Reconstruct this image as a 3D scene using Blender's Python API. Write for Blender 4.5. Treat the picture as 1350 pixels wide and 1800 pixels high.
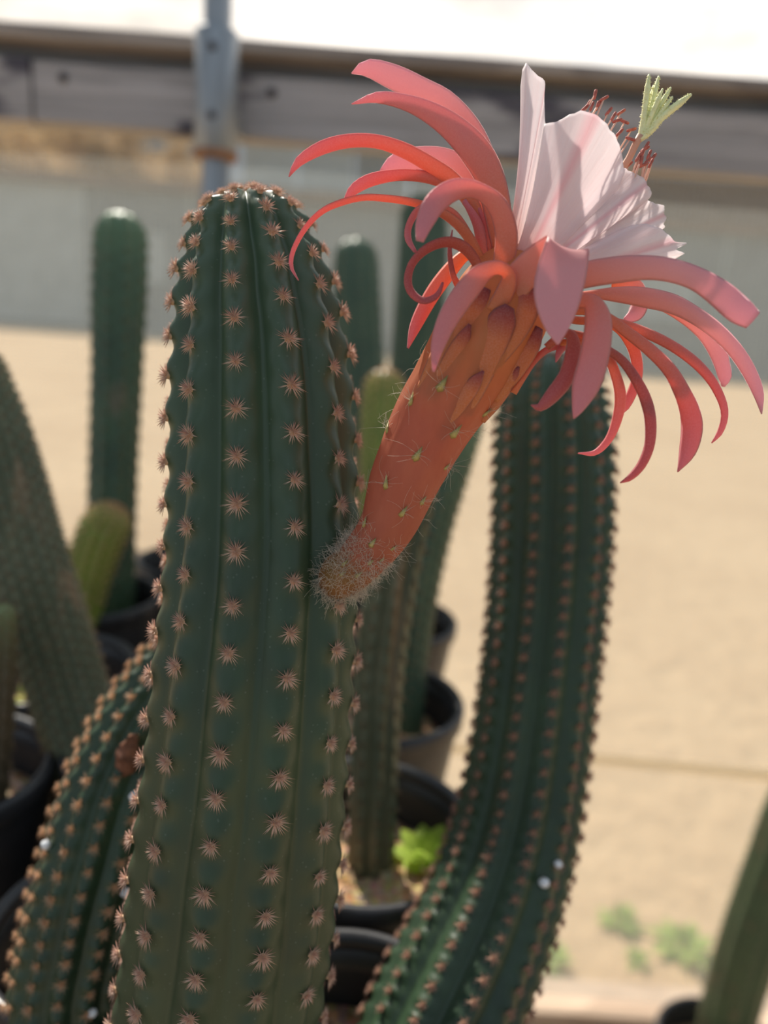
import bpy, math, random
import numpy as np
from mathutils import Vector, Matrix
from mathutils.bvhtree import BVHTree

for o in list(bpy.data.objects):
    bpy.data.objects.remove(o)
SC = bpy.context.scene
COL = SC.collection
random.seed(7); RNG = np.random.default_rng(7)
PI = math.pi

# ------------------------------------------------------------------ camera
F = 1300.0                      # focal length in pixels of the 1350x1800 frame
CAM_Z = 1.45
cd = bpy.data.cameras.new('camera'); cam = bpy.data.objects.new('camera', cd); COL.objects.link(cam)
cd.sensor_fit = 'VERTICAL'; cd.sensor_height = 36.0; cd.sensor_width = 36.0
cd.lens = 36.0 * F / 1800.0
cd.clip_start = 0.005; cd.clip_end = 400
CM = Matrix.Translation((0, 0, CAM_Z)) @ Matrix.Rotation(math.radians(76.0), 4, 'X') @ Matrix.Rotation(math.radians(4.3), 4, 'Z')
cam.matrix_world = CM
cd.dof.use_dof = True
cd.dof.focus_distance = 0.200
cd.dof.aperture_fstop = cd.lens / 4.3
SC.camera = cam
CAMLOC = np.array(CM.translation); CR = np.array(CM.to_3x3())

# ------------------------------------------------------------------ sky, sun, exposure
SC.view_settings.view_transform = 'Standard'
SC.view_settings.look = 'None'
SC.view_settings.gamma = 1.0
SC.view_settings.use_curve_mapping = False
SC.view_settings.exposure = 0.12
W = bpy.data.worlds.new('sky'); SC.world = W; W.use_nodes = True
wn = W.node_tree; wn.nodes.clear()
wo = wn.nodes.new('ShaderNodeOutputWorld'); wb = wn.nodes.new('ShaderNodeBackground')
wtc = wn.nodes.new('ShaderNodeTexCoord'); wno = wn.nodes.new('ShaderNodeTexNoise'); wr = wn.nodes.new('ShaderNodeValToRGB')
wno.inputs['Scale'].default_value = 3.0; wno.inputs['Detail'].default_value = 5
wr.color_ramp.elements[0].position = .38; wr.color_ramp.elements[0].color = (.64, .75, .88, 1)
wr.color_ramp.elements[1].position = .62; wr.color_ramp.elements[1].color = (.15, .175, .195, 1)
wn.links.new(wtc.outputs['Generated'], wno.inputs['Vector']); wn.links.new(wno.outputs['Fac'], wr.inputs['Fac'])
wn.links.new(wr.outputs['Color'], wb.inputs['Color']); wn.links.new(wb.outputs['Background'], wo.inputs['Surface'])
wb.inputs['Strength'].default_value = 0.84
sd = bpy.data.lights.new('sun_offscreen', 'SUN'); sun = bpy.data.objects.new('sun_offscreen', sd); COL.objects.link(sun)
sd.energy = 6.0; sd.angle = math.radians(1.2); sd.color = (1.0, .93, .82)
sdir = Vector((-.36, .85, .92)).normalized()
sun.rotation_euler = sdir.to_track_quat('Z', 'Y').to_euler()
sun.location = (-2, 3, 5)

# ------------------------------------------------------------------ pixel -> place
def at(px, py, d):
    """point at optical depth d (m) seen at a pixel"""
    return CAMLOC + CR @ np.array([(px - 675) / F * d, -(py - 900) / F * d, -d])
def on_z(px, py, z):
    v = CR @ np.array([(px - 675) / F, -(py - 900) / F, -1.0])
    return CAMLOC + v * ((z - CAMLOC[2]) / v[2])
def on_y(px, py, y):
    v = CR @ np.array([(px - 675) / F, -(py - 900) / F, -1.0])
    return CAMLOC + v * (y / v[1])
def depth_of(p):
    return float(-(CR.T @ (np.asarray(p) - CAMLOC))[2])

# ------------------------------------------------------------------ object helpers
WL = {}
def empty(name, loc, label, cat, group=None, kind=None, parent=None):
    o = bpy.data.objects.new(name, None); COL.objects.link(o)
    o.empty_display_size = .02
    o.location = loc if parent is None else np.asarray(loc) - WL[parent.name]
    o.parent = parent
    WL[o.name] = np.array(loc, float)
    if label: o['label'] = label
    if cat: o['category'] = cat
    if group: o['group'] = group
    if kind: o['kind'] = kind
    return o
def mobj(name, verts, faces, mat, parent=None, smooth=True, attrs=None, label=None, cat=None, group=None, kind=None, origin=None):
    v = np.asarray(verts, float)
    c = v.mean(0) if origin is None else np.asarray(origin, float)
    me = bpy.data.meshes.new(name)
    me.from_pydata((v - c).tolist(), [], [list(map(int, f)) for f in faces])
    if attrs:
        for k, a in attrs.items():
            at_ = me.attributes.new(k, 'FLOAT', 'POINT'); at_.data.foreach_set('value', np.asarray(a, np.float32))
    if smooth: me.polygons.foreach_set('use_smooth', [True] * len(me.polygons))
    me.update()
    if mat: me.materials.append(mat)
    return link(name, me, parent, c, label, cat, group, kind)
def link(name, me, parent, loc, label=None, cat=None, group=None, kind=None):
    o = bpy.data.objects.new(name, me); COL.objects.link(o)
    pl = WL[parent.name] if parent is not None else np.zeros(3)
    o.location = np.asarray(loc) - pl
    if parent is not None: o.parent = parent
    WL[o.name] = np.array(loc, float)
    if label: o['label'] = label
    if cat: o['category'] = cat
    if group: o['group'] = group
    if kind: o['kind'] = kind
    return o
class MB:
    """collects pieces of one part"""
    def __init__(s): s.v = []; s.f = []; s.a = []; s.n = 0
    def add(s, v, f, a=None):
        v = np.asarray(v, float)
        s.v.append(v); s.f += [[i + s.n for i in q] for q in f]
        s.a.append(np.zeros(len(v)) if a is None else np.asarray(a, float)); s.n += len(v)
    def box(s, lo, hi, bev=0.0):
        v, f = boxdata(lo, hi, bev); s.add(v, f)
    def build(s, name, mat, parent=None, **k):
        return mobj(name, np.concatenate(s.v), s.f, mat, parent, attrs={'pt': np.concatenate(s.a)}, **k)
def boxdata(lo, hi, b=0.0):
    lo = np.array(lo, float); hi = np.array(hi, float)
    if b <= 0:
        v = [(x, y, z) for x in (lo[0], hi[0]) for y in (lo[1], hi[1]) for z in (lo[2], hi[2])]
        f = [(0, 1, 3, 2), (4, 6, 7, 5), (0, 4, 5, 1), (2, 3, 7, 6), (0, 2, 6, 4), (1, 5, 7, 3)]
        return np.array(v), f
    # chamfered box along z rings (8 corner octagon rings)
    def ring(z, ins):
        a, c = lo[:2] + ins, hi[:2] - ins
        return [(a[0] + b, a[1], z), (c[0] - b, a[1], z), (c[0], a[1] + b, z), (c[0], c[1] - b, z),
                (c[0] - b, c[1], z), (a[0] + b, c[1], z), (a[0], c[1] - b, z), (a[0], a[1] + b, z)]
    v = ring(lo[2], b * .7) + ring(lo[2] + b, 0) + ring(hi[2] - b, 0) + ring(hi[2], b * .7)
    f = [tuple(range(7, -1, -1)), tuple(range(24, 32))]
    for k in range(3):
        for i in range(8):
            j = (i + 1) % 8; f.append((k * 8 + i, k * 8 + j, k * 8 + 8 + j, k * 8 + 8 + i))
    return np.array(v), f
def box(name, lo, hi, mat, parent=None, bev=0.0, **k):
    v, f = boxdata(lo, hi, bev); return mobj(name, v, f, mat, parent, smooth=False, **k)
def lathe(prof, n=40, c=(0, 0, 0)):
    prof = np.asarray(prof, float); m = len(prof); th = np.arange(n) / n * 2 * PI
    v = np.stack([np.outer(prof[:, 0], np.cos(th)), np.outer(prof[:, 0], np.sin(th)), np.outer(prof[:, 1], np.ones(n))], -1).reshape(-1, 3) + np.asarray(c)
    f = [(i * n + j, i * n + (j + 1) % n, (i + 1) * n + (j + 1) % n, (i + 1) * n + j) for i in range(m - 1) for j in range(n)]
    return v, f
def crom(P, n):
    """Catmull-Rom through rows of P, n samples evenly along length (of first 3 columns)"""
    P = np.asarray(P, float); Q = np.vstack([2 * P[0] - P[1], P, 2 * P[-1] - P[-2]]); out = []
    for i in range(1, len(Q) - 2):
        a, b, c, d = Q[i - 1:i + 3]
        for t in np.linspace(0, 1, 16, endpoint=False):
            out.append(.5 * ((2 * b) + (c - a) * t + (2 * a - 5 * b + 4 * c - d) * t * t + (3 * b - a - 3 * c + d) * t ** 3))
    out.append(P[-1]); out = np.array(out)
    L = np.r_[0, np.cumsum(np.linalg.norm(np.diff(out[:, :3], axis=0), axis=1))]
    s = np.linspace(0, L[-1], n)
    return np.stack([np.interp(s, L, out[:, k]) for k in range(out.shape[1])], 1), L[-1]
def nrm(a): return a / np.maximum(np.linalg.norm(a, axis=-1, keepdims=True), 1e-12)
def tube(pts, rad, n=6, cap=True):
    pts = np.asarray(pts, float); m = len(pts); rad = np.broadcast_to(np.asarray(rad, float), (m,))
    T = nrm(np.gradient(pts, axis=0)); N = np.zeros_like(T)
    a = np.array([0, 0, 1.0]) if abs(T[0][2]) < .9 else np.array([1.0, 0, 0])
    for i in range(m):
        a = a - T[i] * a.dot(T[i]); a /= max(np.linalg.norm(a), 1e-9); N[i] = a
    B = np.cross(T, N); th = np.arange(n) / n * 2 * PI
    v = (pts[:, None] + rad[:, None, None] * (np.cos(th)[None, :, None] * N[:, None] + np.sin(th)[None, :, None] * B[:, None])).reshape(-1, 3)
    f = [(i * n + j, i * n + (j + 1) % n, (i + 1) * n + (j + 1) % n, (i + 1) * n + j) for i in range(m - 1) for j in range(n)]
    if cap: f += [tuple(range(n - 1, -1, -1)), tuple(range((m - 1) * n, m * n))]
    return v, f

# ------------------------------------------------------------------ materials
class NT:
    def __init__(s, name):
        s.m = bpy.data.materials.new(name); s.m.use_nodes = True; s.t = s.m.node_tree; s.t.nodes.clear()
        s.out = s.n('ShaderNodeOutputMaterial')
    def n(s, k, **p):
        q = s.t.nodes.new(k)
        for a, b in p.items():
            if hasattr(q, a): setattr(q, a, b)
        return q
    def l(s, a, b): s.t.links.new(a, b)
    def ramp(s, fac, stops):
        r = s.n('ShaderNodeValToRGB'); e = r.color_ramp.elements
        while len(e) > 1: e.remove(e[-1])
        e[0].position = stops[0][0]; e[0].color = (*stops[0][1], 1)
        for p, c in stops[1:]:
            q = e.new(p); q.color = (*c, 1)
        if fac is not None: s.l(fac, r.inputs['Fac'])
        return r.outputs['Color']
    def noise(s, scale, detail=4, vec=None, stretch=None, rough=.55):
        q = s.n('ShaderNodeTexNoise'); q.inputs['Scale'].default_value = scale; q.inputs['Detail'].default_value = detail
        q.inputs['Roughness'].default_value = rough
        if vec is None: vec = s.n('ShaderNodeTexCoord').outputs['Object']
        if stretch:
            mp = s.n('ShaderNodeMapping'); mp.inputs['Scale'].default_value = stretch; s.l(vec, mp.inputs['Vector']); vec = mp.outputs['Vector']
        s.l(vec, q.inputs['Vector']); return q.outputs['Fac']
    def mix(s, fac, a, b, mode='MIX'):
        q = s.n('ShaderNodeMix', data_type='RGBA', blend_type=mode)
        for sock, val in ((q.inputs[0], fac), (q.inputs[6], a), (q.inputs[7], b)):
            if hasattr(val, 'links'): s.l(val, sock)
            elif isinstance(val, (int, float)): sock.default_value = val
            else: sock.default_value = (*val, 1)
        return q.outputs[2]
    def attr(s, name):
        q = s.n('ShaderNodeAttribute'); q.attribute_name = name; return q.outputs['Fac']
    def bump(s, h, dist, strength=1.0):
        q = s.n('ShaderNodeBump'); q.inputs['Distance'].default_value = dist; q.inputs['Strength'].default_value = strength
        s.l(h, q.inputs['Height']); return q.outputs['Normal']
    def pbsdf(s, color, rough=.6, normal=None, spec=.5, metal=0.0, finish=True):
        p = s.n('ShaderNodeBsdfPrincipled')
        if hasattr(color, 'links'): s.l(color, p.inputs['Base Color'])
        else: p.inputs['Base Color'].default_value = (*color, 1)
        p.inputs['Roughness'].default_value = rough; p.inputs['Specular IOR Level'].default_value = spec; p.inputs['Metallic'].default_value = metal
        if normal is not None: s.l(normal, p.inputs['Normal'])
        if finish: s.l(p.outputs[0], s.out.inputs['Surface'])
        return p.outputs[0]
    def thin(s, color, trans=.45, rough=.5, normal=None, spec=.3, tcol=None):
        p = s.pbsdf(color, rough, normal, spec, finish=False)
        t = s.n('ShaderNodeBsdfTranslucent')
        tc = color if tcol is None else tcol
        if hasattr(tc, 'links'): s.l(tc, t.inputs['Color'])
        else: t.inputs['Color'].default_value = (*tc, 1)
        if normal is not None: s.l(normal, t.inputs['Normal'])
        m = s.n('ShaderNodeMixShader'); m.inputs[0].default_value = trans
        s.l(p, m.inputs[1]); s.l(t.outputs[0], m.inputs[2]); s.l(m.outputs[0], s.out.inputs['Surface'])
        return s.m
def plain(name, c, rough=.6, var=.25, scale=30, bump=0.0, spec=.4, metal=0.0, stretch=None):
    t = NT(name); f = t.noise(scale, 5, stretch=stretch)
    c = np.array(c)
    col = t.ramp(f, [(.3, tuple(c * (1 - var))), (.7, tuple(np.minimum(c * (1 + var), 1)))])
    t.pbsdf(col, rough, t.bump(f, bump) if bump else None, spec, metal); return t.m

def mat_cactus(name, dark, light, tip, scar=None, rough=.42, stripe=(1, 1, .5)):
    t = NT(name)
    big = t.noise(22, 4); fine = t.noise(160, 4, stretch=(1, 1, .18))
    c = t.ramp(big, [(.3, dark), (.7, light)])
    c = t.mix(t.ramp(fine, [(.45, (0, 0, 0)), (.75, (.3, .3, .3))]), c, tuple(np.array(light) * 1.4))
    g = t.ramp(t.attr('tip'), [(0, (0, 0, 0)), (1, (1, 1, 1))])
    c = t.mix(g, c, tip)
    if scar:
        s_ = t.noise(30, 5, stretch=stripe)
        c = t.mix(t.ramp(s_, [(.56, (0, 0, 0)), (.68, (.8, .8, .8))]), c, scar)
    dots = t.n('ShaderNodeTexVoronoi'); dots.inputs['Scale'].default_value = 420
    t.l(t.n('ShaderNodeTexCoord').outputs['Object'], dots.inputs['Vector'])
    c = t.mix(t.ramp(dots.outputs['Distance'], [(.08, (.12, .12, .12)), (.16, (0, 0, 0))]), c, (.35, .42, .36))
    t.pbsdf(c, rough, t.bump(fine, .0004, .4), .5)
    return t.m
M = {}
M['cactus'] = mat_cactus('cactus_skin', (.019, .041, .021), (.033, .066, .031), (.095, .150, .090))
M['cactus_far'] = mat_cactus('cactus_skin_blue_green', (.042, .078, .046), (.074, .122, .068), (.28, .42, .24))
M['cactus_scar'] = mat_cactus('cactus_skin_corky', (.032, .066, .036), (.055, .105, .052), (.22, .36, .19), scar=(.16, .12, .075))
M['cactus_grey'] = mat_cactus('cactus_skin_grey_green', (.085, .105, .060), (.150, .165, .100), (.24, .26, .11), scar=(.34, .235, .14), stripe=(1.6, 1.6, .07))
M['cactus_yellow'] = mat_cactus('cactus_skin_yellow_green', (.16, .21, .035), (.28, .33, .06), (.60, .26, .12))
M['cactus_brown'] = mat_cactus('cactus_skin_brown', (.06, .05, .03), (.11, .08, .045), (.30, .38, .16))
def mat_spine(name, base, mid, tip):
    t = NT(name); c = t.ramp(t.attr('pt'), [(0, base), (.35, mid), (1, tip)])
    return t.thin(c, .45, .5, None, .3)
M['spine'] = mat_spine('spine', (.98, .70, .46), (.97, .80, .68), (.62, .33, .25))
M['spine_grey'] = mat_spine('spine_grey', (.30, .22, .14), (.32, .24, .16), (.2, .14, .1))
M['spine_b'] = mat_spine('spine_brown', (.70, .42, .28), (.66, .43, .33), (.36, .2, .15))
M['spine_gold'] = mat_spine('spine_gold', (.88, .60, .34), (.88, .62, .42), (.55, .33, .2))

def mat_petal(name, stops, trans=.5, rough=.5, tmul=(1, .85, .8), sheen=.6):
    t = NT(name); pt = t.attr('pt'); pu = t.attr('pu')
    c = t.ramp(pt, stops)
    n = t.noise(2600, 2)
    c = t.mix(t.ramp(n, [(.35, (0, 0, 0)), (.8, (.14, .14, .14))]), c, (1, .78, .78))
    tc = t.mix(1.0, c, tmul, 'MULTIPLY')
    t.thin(c, trans, rough, t.bump(n, .00006, .5), .3, tc)
    for q in t.t.nodes:
        if q.type == 'BSDF_PRINCIPLED':
            q.inputs['Sheen Weight'].default_value = sheen; q.inputs['Sheen Roughness'].default_value = .4; q.inputs['Sheen Tint'].default_value = (1, .86, .9, 1)
    return t.m
M['pink'] = mat_petal('tepal_pink', [(0, (.82, .34, .14)), (.22, (.84, .34, .22)), (.5, (.84, .38, .37)), (1, (.80, .38, .45))])
M['coral'] = mat_petal('tepal_coral', [(0, (.84, .34, .13)), (.35, (.85, .31, .21)), (.75, (.81, .26, .26)), (1, (.78, .30, .35))])
M['rose'] = mat_petal('tepal_rose', [(0, (.82, .34, .18)), (.25, (.86, .42, .36)), (.6, (.88, .53, .56)), (1, (.85, .50, .60))])
M['crimson'] = mat_petal('tepal_crimson', [(0, (.66, .20, .10)), (.4, (.60, .16, .14)), (1, (.62, .18, .20))])
M['bract'] = mat_petal('bract_orange', [(0, (.70, .24, .08)), (.70, (.70, .22, .09)), (.88, (.44, .09, .07)), (1, (.25, .045, .06))], .3, sheen=.2)
def mat_white():
    t = NT('petal_white'); pt = t.attr('pt'); pu = t.attr('pu'); ps = t.attr('ps')
    c = t.ramp(pt, [(0, (.90, .50, .38)), (.16, (.93, .74, .70)), (.38, (.95, .89, .90)), (1, (.96, .94, .95))])
    mid = t.ramp(pu, [(0, (.38, .38, .38)), (.13, (.0, .0, .0)), (1, (0, 0, 0))])
    c = t.mix(mid, c, (.88, .45, .50))
    w = t.n('ShaderNodeTexNoise'); w.inputs['Scale'].default_value = 1.0; w.inputs['Detail'].default_value = 3
    cmb = t.n('ShaderNodeCombineXYZ'); sx = t.n('ShaderNodeMath', operation='MULTIPLY'); sx.inputs[1].default_value = 16
    sy = t.n('ShaderNodeMath', operation='MULTIPLY'); sy.inputs[1].default_value = 1.6
    t.l(ps, sx.inputs[0]); t.l(pt, sy.inputs[0]); t.l(sx.outputs[0], cmb.inputs[0]); t.l(sy.outputs[0], cmb.inputs[1]); t.l(cmb.outputs[0], w.inputs['Vector'])
    c = t.mix(t.ramp(w.outputs['Fac'], [(.4, (0, 0, 0)), (.7, (.15, .15, .15))]), c, (.93, .72, .74))
    tc = t.mix(1.0, c, (1, .97, .97), 'MULTIPLY')
    return t.thin(c, .66, .5, t.bump(w.outputs['Fac'], .0004, .5), .3, tc)
M['white'] = mat_white()
def mat_tube():
    t = NT('flower_tube'); pt = t.attr('pt'); n = t.noise(260, 4, stretch=(1, 1, .35)); b = t.noise(60, 3)
    c = t.ramp(pt, [(0, (.26, .20, .07)), (.07, (.36, .20, .07)), (.13, (.52, .17, .10)), (.5, (.56, .18, .11)), (.66, (.62, .23, .10)), (1, (.72, .29, .10))])
    c = t.mix(t.ramp(n, [(.4, (0, 0, 0)), (.8, (.25, .25, .25))]), c, (.80, .34, .20))
    c = t.mix(t.ramp(b, [(.4, (0, 0, 0)), (.7, (.3, .3, .3))]), c, (.48, .10, .06))
    return t.thin(c, .38, .5, t.bump(n, .0003, .5), .35)
M['tube'] = mat_tube()
M['scale'] = plain('scale_green', (.42, .36, .13), .5, .2, 200)
M['hair'] = plain('hair_white', (.78, .72, .60), .7, .1)
t = NT('hair_soft'); M['hair'] = t.thin((.80, .73, .62), .4, .6)
M['stigma'] = plain('stigma_yellow', (.86, .87, .48), .6, .1, 400)
t = NT('style_peach'); M['style'] = t.thin((.80, .50, .36), .3, .5)
M['anther'] = plain('anther_rust', (.46, .13, .10), .7, .3, 800)
t = NT('filament_pink'); M['filament'] = t.thin((.92, .68, .58), .45, .5)
M['pot'] = plain('pot_black_plastic', (.032, .032, .035), .34, .2, 40, spec=.5)
def mat_soil():
    t = NT('gritty_soil'); v = t.n('ShaderNodeTexVoronoi'); v.inputs['Scale'].default_value = 260
    t.l(t.n('ShaderNodeTexCoord').outputs['Object'], v.inputs['Vector'])
    n = t.noise(120, 5)
    c = t.ramp(n, [(.3, (.24, .14, .08)), (.5, (.45, .29, .17)), (.72, (.66, .48, .32))])
    c = t.mix(.35, c, v.outputs['Color'], 'SOFT_LIGHT')
    t.pbsdf(c, .95, t.bump(n, .003), .1); return t.m
M['soil'] = mat_soil()
M['sprout'] = (lambda t: t.thin((.48, .64, .11), .5, .5))(NT('sprout_green'))
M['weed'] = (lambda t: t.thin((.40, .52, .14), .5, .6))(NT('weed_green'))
M['perlite'] = plain('perlite_white', (.85, .86, .88), .8, .06, 300, .0003)
M['steel'] = plain('galvanised_steel', (.34, .37, .40), .42, .12, 60, spec=.5, metal=.55, stretch=(1, 1, .1))
M['rust'] = plain('rusty_band', (.34, .17, .09), .7, .3, 80)
M['bud'] = plain('dried_bud', (.20, .085, .05), .9, .4, 300)
M['bolt'] = plain('bolt_dark', (.06, .05, .05), .6, .2)
def mat_wood(name, base, dark, peel):
    t = NT(name); g = t.noise(14, 8, stretch=(.12, 1, 3.2), rough=.65); p = t.noise(5.5, 4, stretch=(.45, 1, 1.3)); f = t.noise(90, 4, stretch=(.06, 1, 1))
    c = t.ramp(g, [(.3, tuple(np.array(base) * .6)), (.55, base), (.8, tuple(np.array(base) * 1.35))])
    c = t.mix(t.ramp(p, [(.555, (0, 0, 0)), (.60, (peel, peel, peel))]), c, dark)
    c = t.mix(t.ramp(f, [(.35, (.5, .5, .5)), (.5, (0, 0, 0))]), c, tuple(np.array(base) * .5))
    t.pbsdf(c, .85, t.bump(g, .004), .2); return t.m
M['rail'] = mat_wood('weathered_grey_timber', (.50, .465, .46), (.06, .055, .08), .9)
M['rail_top'] = mat_wood('weathered_brown_timber', (.44, .38, .34), (.07, .06, .07), .4)
M['sill'] = mat_wood('pale_timber', (.70, .52, .38), (.4, .28, .2), .5)
M['bench'] = mat_wood('bench_timber', (.16, .12, .085), (.04, .035, .03), .6)
def mat_sand():
    t = NT('sandy_ground'); a = t.noise(.5, 5); b = t.noise(9, 6); c_ = t.noise(90, 4)
    c = t.ramp(a, [(.3, (.50, .35, .21)), (.7, (.61, .45, .28))])
    c = t.mix(t.ramp(b, [(.45, (0, 0, 0)), (.72, (.5, .5, .5))]), c, (.40, .27, .16))
    c = t.mix(t.ramp(c_, [(.4, (0, 0, 0)), (.8, (.3, .3, .3))]), c, (.30, .2, .12))
    t.pbsdf(c, .95, t.bump(b, .03), .1); return t.m
M['sand'] = mat_sand()
def mat_screen():
    t = NT('insect_screen'); tc = t.n('ShaderNodeTexCoord').outputs['Object']; fac = []
    sep = t.n('ShaderNodeSeparateXYZ'); t.l(tc, sep.inputs[0])
    for ax, sc in ((2, .0062), (0, .0085)):
        m = t.n('ShaderNodeMath', operation='MULTIPLY'); m.inputs[1].default_value = 2 * PI / sc; t.l(sep.outputs[ax], m.inputs[0])
        s_ = t.n('ShaderNodeMath', operation='SINE'); t.l(m.outputs[0], s_.inputs[0])
        g = t.n('ShaderNodeMath', operation='GREATER_THAN'); g.inputs[1].default_value = .55 if ax == 2 else .85; t.l(s_.outputs[0], g.inputs[0]); fac.append(g.outputs[0])
    mx = t.n('ShaderNodeMath', operation='MAXIMUM'); t.l(fac[0], mx.inputs[0]); t.l(fac[1], mx.inputs[1])
    ml = t.n('ShaderNodeMath', operation='MULTIPLY'); ml.inputs[1].default_value = .8; t.l(mx.outputs[0], ml.inputs[0])
    d = t.n('ShaderNodeBsdfDiffuse'); d.inputs['Color'].default_value = (.62, .66, .64, 1)
    tr = t.n('ShaderNodeBsdfTranslucent'); tr.inputs['Color'].default_value = (.42, .44, .42, 1)
    a = t.n('ShaderNodeMixShader'); a.inputs[0].default_value = .5; t.l(d.outputs[0], a.inputs[1]); t.l(tr.outputs[0], a.inputs[2])
    tp = t.n('ShaderNodeBsdfTransparent'); b = t.n('ShaderNodeMixShader'); t.l(ml.outputs[0], b.inputs[0])
    t.l(tp.outputs[0], b.inputs[1]); t.l(a.outputs[0], b.inputs[2]); t.l(b.outputs[0], t.out.inputs['Surface']); return t.m
M['screen'] = mat_screen()
def mat_film():
    t = NT('plastic_film'); n = t.noise(3.5, 4, stretch=(.6, 1, 1.6))
    d = t.n('ShaderNodeBsdfTranslucent'); d.inputs['Color'].default_value = (.97, .97, .98, 1)
    g = t.n('ShaderNodeBsdfGlossy'); g.inputs['Roughness'].default_value = .3; g.inputs['Color'].default_value = (.6, .65, .7, 1)
    a = t.n('ShaderNodeMixShader'); a.inputs[0].default_value = .08; t.l(d.outputs[0], a.inputs[1]); t.l(g.outputs[0], a.inputs[2])
    tp = t.n('ShaderNodeBsdfTransparent'); b = t.n('ShaderNodeMixShader')
    r = t.ramp(n, [(.38, (.35, .35, .35)), (.62, (.85, .85, .85))]); t.l(r, b.inputs[0])
    t.l(tp.outputs[0], b.inputs[1]); t.l(a.outputs[0], b.inputs[2]); t.l(b.outputs[0], t.out.inputs['Surface']); return t.m
M['film'] = mat_film()
M['bld'] = plain('cladding_grey_teal', (.24, .28, .29), .7, .15, .8)
M['bld_light'] = plain('cladding_pale', (.42, .49, .50), .6, .15, .8)
M['roof'] = plain('roof_brown', (.24, .17, .12), .8, .3, 2)
M['bark'] = plain('bark', (.16, .11, .07), .9, .3, 20)
M['dry_leaf'] = (lambda t: t.thin((.58, .40, .20), .45, .6))(NT('dry_leaf'))
M['hem'] = (lambda t: t.thin((.88, .78, .62), .65, .8))(NT('screen_hem'))

# ------------------------------------------------------------------ the setting
WALL_Y = 1.30
box('floor', (-60, -3, -.2), (60, 130, 0), M['sand'], label='pale sandy ground inside and outside the screened wall', kind='structure')

nx, nz = 60, 24
xs = np.linspace(-3, 3, nx); zs = np.linspace(.07, CAM_Z + .40, nz)
X, Z = np.meshgrid(xs, zs)
Yv = WALL_Y + .008 * np.sin(X * 3.1 + Z * 1.3) + .005 * np.sin(Z * 7 + X)
gf = lambda nx, nz: [(i * nx + j, i * nx + j + 1, (i + 1) * nx + j + 1, (i + 1) * nx + j) for i in range(nz - 1) for j in range(nx - 1)]
wall = mobj('wall_back', np.stack([X, Yv, Z], -1).reshape(-1, 3), gf(nx, nz), M['screen'], label='fine pale insect screen stretched below the timber rail', kind='structure')
hz = on_y(1190, 1343, WALL_Y)[2]
v, f = tube([(x, WALL_Y - .008 + .008 * math.sin(x * 3.1 + hz * 1.3) + .005 * math.sin(hz * 7 + x), hz + .003 * math.sin(x * 4)) for x in np.linspace(-3, 3, 60)], .011, 8)
mobj('screen_hem', v, f, M['hem'], wall, label='stitched fold running along the screen')
nx, nz = 80, 30
xs = np.linspace(-3, 3, nx); zs = np.linspace(CAM_Z + .39, CAM_Z + .62, nz); X, Z = np.meshgrid(xs, zs)
Yv = WALL_Y + .05 + .014 * np.sin(X * 5 + Z * 9) + .010 * np.sin(X * 11 - Z * 6) + .006 * np.sin(Z * 24 + X * 3)
mobj('window_1', np.stack([X, Yv, Z], -1).reshape(-1, 3), gf(nx, nz), M['film'], label='rippled translucent plastic film above the timber rail', kind='structure')

# top rail: cap plank + two face boards with a joint
zt = on_y(675, 95, WALL_Y - .02)[2]; zb = on_y(675, 262, WALL_Y - .02)[2]
rail = empty('trim_1', (0, WALL_Y, zb), 'weathered grey timber rail running along the top of the screen', None, kind='structure')
def plank(name, x0, x1, y0, y1, z0, z1, mat, parent, seed):
    r = np.random.default_rng(seed); n = 40; xs = np.linspace(x0, x1, n)
    jt = np.convolve(r.normal(0, 1, n + 6), np.ones(7) / 7, 'valid')
    jb = np.convolve(r.normal(0, 1, n + 6), np.ones(7) / 7, 'valid')
    b = .003; v = []
    for i, x in enumerate(xs):
        a, c = z0 + jb[i] * .004, z1 + jt[i] * .003
        v += [(x, y0, a + b), (x, y0 + b, a), (x, y1 - b, a), (x, y1, a + b), (x, y1, c - b), (x, y1 - b, c), (x, y0 + b, c), (x, y0, c - b)]
    f = [(i * 8 + j, i * 8 + (j + 1) % 8, (i + 1) * 8 + (j + 1) % 8, (i + 1) * 8 + j) for i in range(n - 1) for j in range(8)]
    f += [tuple(range(7, -1, -1)), tuple(range((n - 1) * 8, n * 8))]
    return mobj(name, v, f, mat, parent, smooth=False)
capz = zt - .020
xj = on_y(58, 120, WALL_Y - .02)[0]
plank('cap_plank', -3, 3, WALL_Y - .044, WALL_Y + .06, capz, zt, M['rail_top'], rail, 1)
plank('board', -3, xj - .002, WALL_Y - .030, WALL_Y + .010, zb, capz - .024, M['rail'], rail, 2)
plank('board', xj + .002, 3, WALL_Y - .026, WALL_Y + .012, zb, capz - .024, M['rail'], rail, 3)
plank('backing_board', -3, 3, WALL_Y + .014, WALL_Y + .045, zb + .004, capz + .002, M['rail_top'], rail, 4)
for (bx_, by_) in ((110, 136), (478, 163), (1010, 215)):
    p = on_y(bx_, by_, WALL_Y - .028)
    v, f = lathe([(0, -.004), (.006, -.003), (.0075, .0), (.0075, .004)], 10)
    v = v[:, [0, 2, 1]] + p
    mobj('nail_head', v, f, M['bolt'], rail)
# bottom sill
zs_ = on_y(1080, 1722, WALL_Y)[2]
sill = empty('trim_2', (0, WALL_Y, 0), 'sunlit pale timber plank along the foot of the screen', None, kind='structure')
plank('sill_plank', -3, 3, WALL_Y - .022, WALL_Y + .075, .038, .06, M['sill'], sill, 5)
plank('footing_board', -3, 3, WALL_Y - .012, WALL_Y + .06, -.02, .04, M['sill'], sill, 6)

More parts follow.
